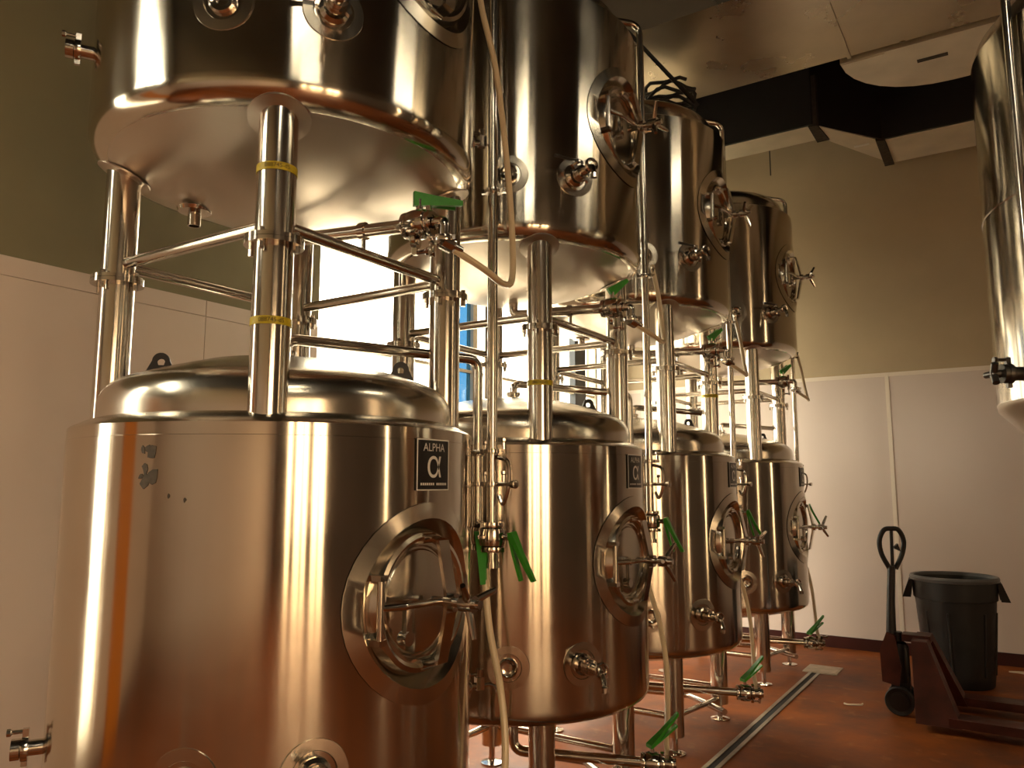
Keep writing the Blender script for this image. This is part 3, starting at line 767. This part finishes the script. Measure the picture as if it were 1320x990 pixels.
# ------------------------------------------------------------------ trash can
t = empty('trash_can', (-.48, 7.0, 0), 'dark grey round plastic trash can by the back wall', 'trash can')
H = .80
MB().lathe([(0, 0), (.215, 0), (.225, .012), (.235, .1), (.268, .55), (.275, .63), (.285, .635), (.288, .70), (.288, H - .02), (.276, H - .02), (.262, .6), (.22, .03), (0, .025)], 56).build('body', M['can'], t)
MB().lathe([(.284, H - .035), (.303, H - .03), (.307, H - .01), (.300, H + .004), (.288, H + .006), (.276, H), (.274, H - .02)], 56).build('rim', M['canrim'], t)
for s in (0, 180):
    Mx = Matrix.Rotation(R_(s + 5), 4, 'Z')
    hd = MB()
    for sg in (-1, 1):
        hd.add([(.28, sg * .085, H - .03), (.30, sg * .085, H - .03), (.355, sg * .07, H - .17), (.30, sg * .07, H - .17),
                (.28, sg * .065, H - .03), (.30, sg * .065, H - .03), (.355, sg * .05, H - .17), (.30, sg * .05, H - .17)],
               [(0, 1, 2, 3), (7, 6, 5, 4), (0, 4, 5, 1), (1, 5, 6, 2), (2, 6, 7, 3), (3, 7, 4, 0)], Mx)
    hd.add([(.29, -.085, H - .035), (.31, -.085, H - .035), (.31, .085, H - .035), (.29, .085, H - .035), (.345, -.07, H - .17), (.36, -.07, H - .17), (.36, .07, H - .17), (.345, .07, H - .17)],
           [(0, 3, 2, 1), (4, 5, 6, 7), (0, 1, 5, 4), (1, 2, 6, 5), (2, 3, 7, 6), (3, 0, 4, 7)], Mx)
    hd.build('handle', M['can'], t)
for k in range(4):
    a = R_(-70 + 90 * k)
    vs = []
    for z, r in ((.08, .2365), (.56, .2715)):
        for da in (-.5, -.46, .46, .5):
            q = r + (.012 if abs(da) < .48 else .0)
            vs.append((q * math.cos(a + da), q * math.sin(a + da), z))
    # raised side rib pair
    for da in (-.48, .48):
        rb = MB()
        rb.tube([((.2355 + .033 * s) * math.cos(a + da), (.2355 + .033 * s) * math.sin(a + da), .1 + .45 * s) for s in (0, .5, 1)], .009, 8)
        rb.build('side_rib', M['can'], t)

# ------------------------------------------------------------------ pallet jack
t = empty('pallet_jack', (-.76, 5.93, 0), 'worn red pallet jack with black tow handle parked before the trash can', 'pallet jack')
# steering wheels (pair) under the pump
for s in (-1, 1):
    w = MB().lathe([(0, -.028), (.06, -.028), (.06, -.02), (.085, -.026), (.09, -.018), (.09, .018), (.085, .026), (.06, .02), (.06, .028), (0, .028)], 32, frame((0, s * .075, .09), (0, 1, 0))).build('steer_wheel', M['rubber'], t)
    MB().lathe([(0, -.03), (.05, -.03), (.05, .03), (0, .03)], 20, frame((0, s * .075, .09), (0, 1, 0))).build('wheel_hub', M['jackblack'], w)
MB().cyl((0, -.05, .09), (0, .05, .09), .02).box(-.05, .06, -.04, .04, .09, .24).build('wheel_yoke', M['jackblack'], t)
MB().lathe([(0, .2), (.06, .2), (.065, .24), (.065, .42), (.05, .45), (.03, .46), (.03, .52), (0, .52)], 24).build('hydraulic_pump', M['jackblack'], t)
# foot block at handle base
MB().prism([(-.1, .2), (.0, .18), (.02, .3), (-.01, .5), (-.06, .52), (-.105, .4)], -.07, .07, Matrix(((1, 0, 0, 0), (0, 0, -1, 0), (0, 1, 0, 0), (0, 0, 0, 1)))).build('handle_base', M['jackred'], t)
hb = MB().tube([(-.04, 0, .46), (-.03, 0, .7), (-.012, 0, .95)], [.034, .026, .024], 16)
hd = hb.build('tow_handle', M['jackblack'], t)
lp = [(-.012, 0, .93)]
path = smooth_path([(-.012, -.02, .93), (-.01, -.07, 1.03), (-.004, -.082, 1.12), (0, -.05, 1.19), (.002, 0, 1.2), (0, .05, 1.19), (-.004, .082, 1.12), (-.01, .07, 1.03), (-.012, .02, .93)], 6)
Mx = Matrix.Rotation(R_(-57), 4, 'Z')
MB().tube([Mx @ p for p in path], .016, 12).build('grip_loop', M['rubber'], hd)
MB().tube([Mx @ Vector(p) for p in [(-.01, 0, .94), (-.006, 0, 1.06), (0, 0, 1.185)]], .011, 10).add([Mx @ Vector(p) for p in [(-.015, .005, 1.07), (-.015, .05, 1.05), (-.012, .035, 1.1), (.012, .005, 1.07), (.012, .05, 1.05), (.012, .035, 1.1)]], [(0, 1, 2), (5, 4, 3), (0, 3, 4, 1), (1, 4, 5, 2), (2, 5, 3, 0)]).build('release_lever', M['jackblack'], hd)
# fork frame: upright A-frame plate and bridge
MB().box(.03, .2, -.06, .06, .47, .515).build('top_bridge', M['jackred'], t)
bd = MB()
fr2 = [(.13, .1), (.30, .05), (.33, .09), (.27, .3), (.20, .5), (.13, .51)]
Mp = Matrix(((1, 0, 0, 0), (0, 0, -1, 0), (0, 1, 0, 0), (0, 0, 0, 1)))
bd.prism(fr2, -.30, .30, Mp)
bd.build('battery_frame', M['jackred'], t) if False else None
for s in (-1, 1):
    y0 = s * .29
    # tapered gusset rising from each fork to the bridge
    vs = []
    lo = [(.14, .04), (.36, .04), (.34, .1), (.14, .14)]
    g = MB()
    g.add([(.12, y0 - .08, .04), (.37, y0 - .08, .04), (.37, y0 + .08, .04), (.12, y0 + .08, .04),
           (.10, s * .12 - .07, .50), (.19, s * .12 - .07, .50), (.19, s * .12 + .07, .50), (.10, s * .12 + .07, .50)],
          [(0, 3, 2, 1), (4, 5, 6, 7), (0, 1, 5, 4), (1, 2, 6, 5), (2, 3, 7, 6), (3, 0, 4, 7)])
    g.build('fork_frame', M['jackred'], t)
    fk = MB()
    ol = [(.3, -.08), (1.25, -.08), (1.42, -.045), (1.42, .045), (1.25, .08), (.3, .08)]
    fk.prism(ol, .045, .095, Matrix.Translation((0, y0, 0)))
    f_ = fk.build('fork', M['jackred'], t)
    MB().lathe([(0, -.04), (.04, -.04), (.04, .04), (0, .04)], 20, frame((1.15, y0, .04), (0, 1, 0))).build('load_roller', M['rubber'], f_)

# ------------------------------------------------------------------ small things
def scrap(pts, r, loc, label):
    o = MB().tube(smooth_path(pts, 5), r, 8).build('scrap', M['paper'], label=label, cat='scrap'); o.location = loc
scrap([(-.06, 0, .006), (-.03, -.02, .007), (.01, -.015, .01), (.05, .0, .012), (.055, .02, .016)], .006, (-1.06, 5.93, 0), 'small curled pale scrap lying on the open red floor')
o = MB(); n = 12
pts = [(.17 * random.uniform(.6, 1.1) * math.cos(2 * math.pi * k / n), .07 * random.uniform(.6, 1.1) * math.sin(2 * math.pi * k / n)) for k in range(n)]
o.prism(pts, 0, .004); o = o.build('plastic_sheet', M['paper'], label='crumpled pale sheet on the floor against the back wall baseboard', cat='sheet'); o.location = (-.02, 7.66, 0)
# hanger rod above the last stack
o = MB().cyl((0, 0, 0), (0, 0, .9), .006, 8).build('hanger_rod', M['dark'], label='thin threaded rod hanging from the ceiling behind the last stack', cat='rod'); o.location = (-1.84, 7.5, 4.5)
# perforated strut
a, b2 = Vector((-1.86, 4.2, 4.29)), Vector((-1.44, 4.2, 3.70))
st = MB(); d = (b2 - a); Fm = frame(a, d, (0, 1, 0))
L = d.length
st.box(-.022, .022, -.003, .003, 0, L, Fm); st.box(-.022, -.019, -.003, .02, 0, L, Fm); st.box(.019, .022, -.003, .02, 0, L, Fm)
st = st.build('slotted_strut', M['dark'], label='dark slotted metal strut slanting down from the wide duct', cat='strut')
for k in range(14):
    MB().box(-.008, .008, -.0045, -.003, .03 + k * L / 15, .05 + k * L / 15, Fm).build('slot', M['drain'], st)
# coiled black cable on top of second-last stack
co = []
for k in range(90):
    a = k / 90 * 2 * math.pi * 5
    co.append((.15 * math.cos(a) * (1 + .12 * math.sin(k * .7)), .15 * math.sin(a) * (1 + .1 * math.cos(k * .9)), .015 + .0019 * k + .016 * math.sin(k * 1.3)))
o = MB().tube(co, .012, 8).build('cable_coil', M['rubber'], label='tangled coil of black cable on top of the second stack from the back wall', cat='cable'); o.location = (X0 + .32, YS[2], 3.962)
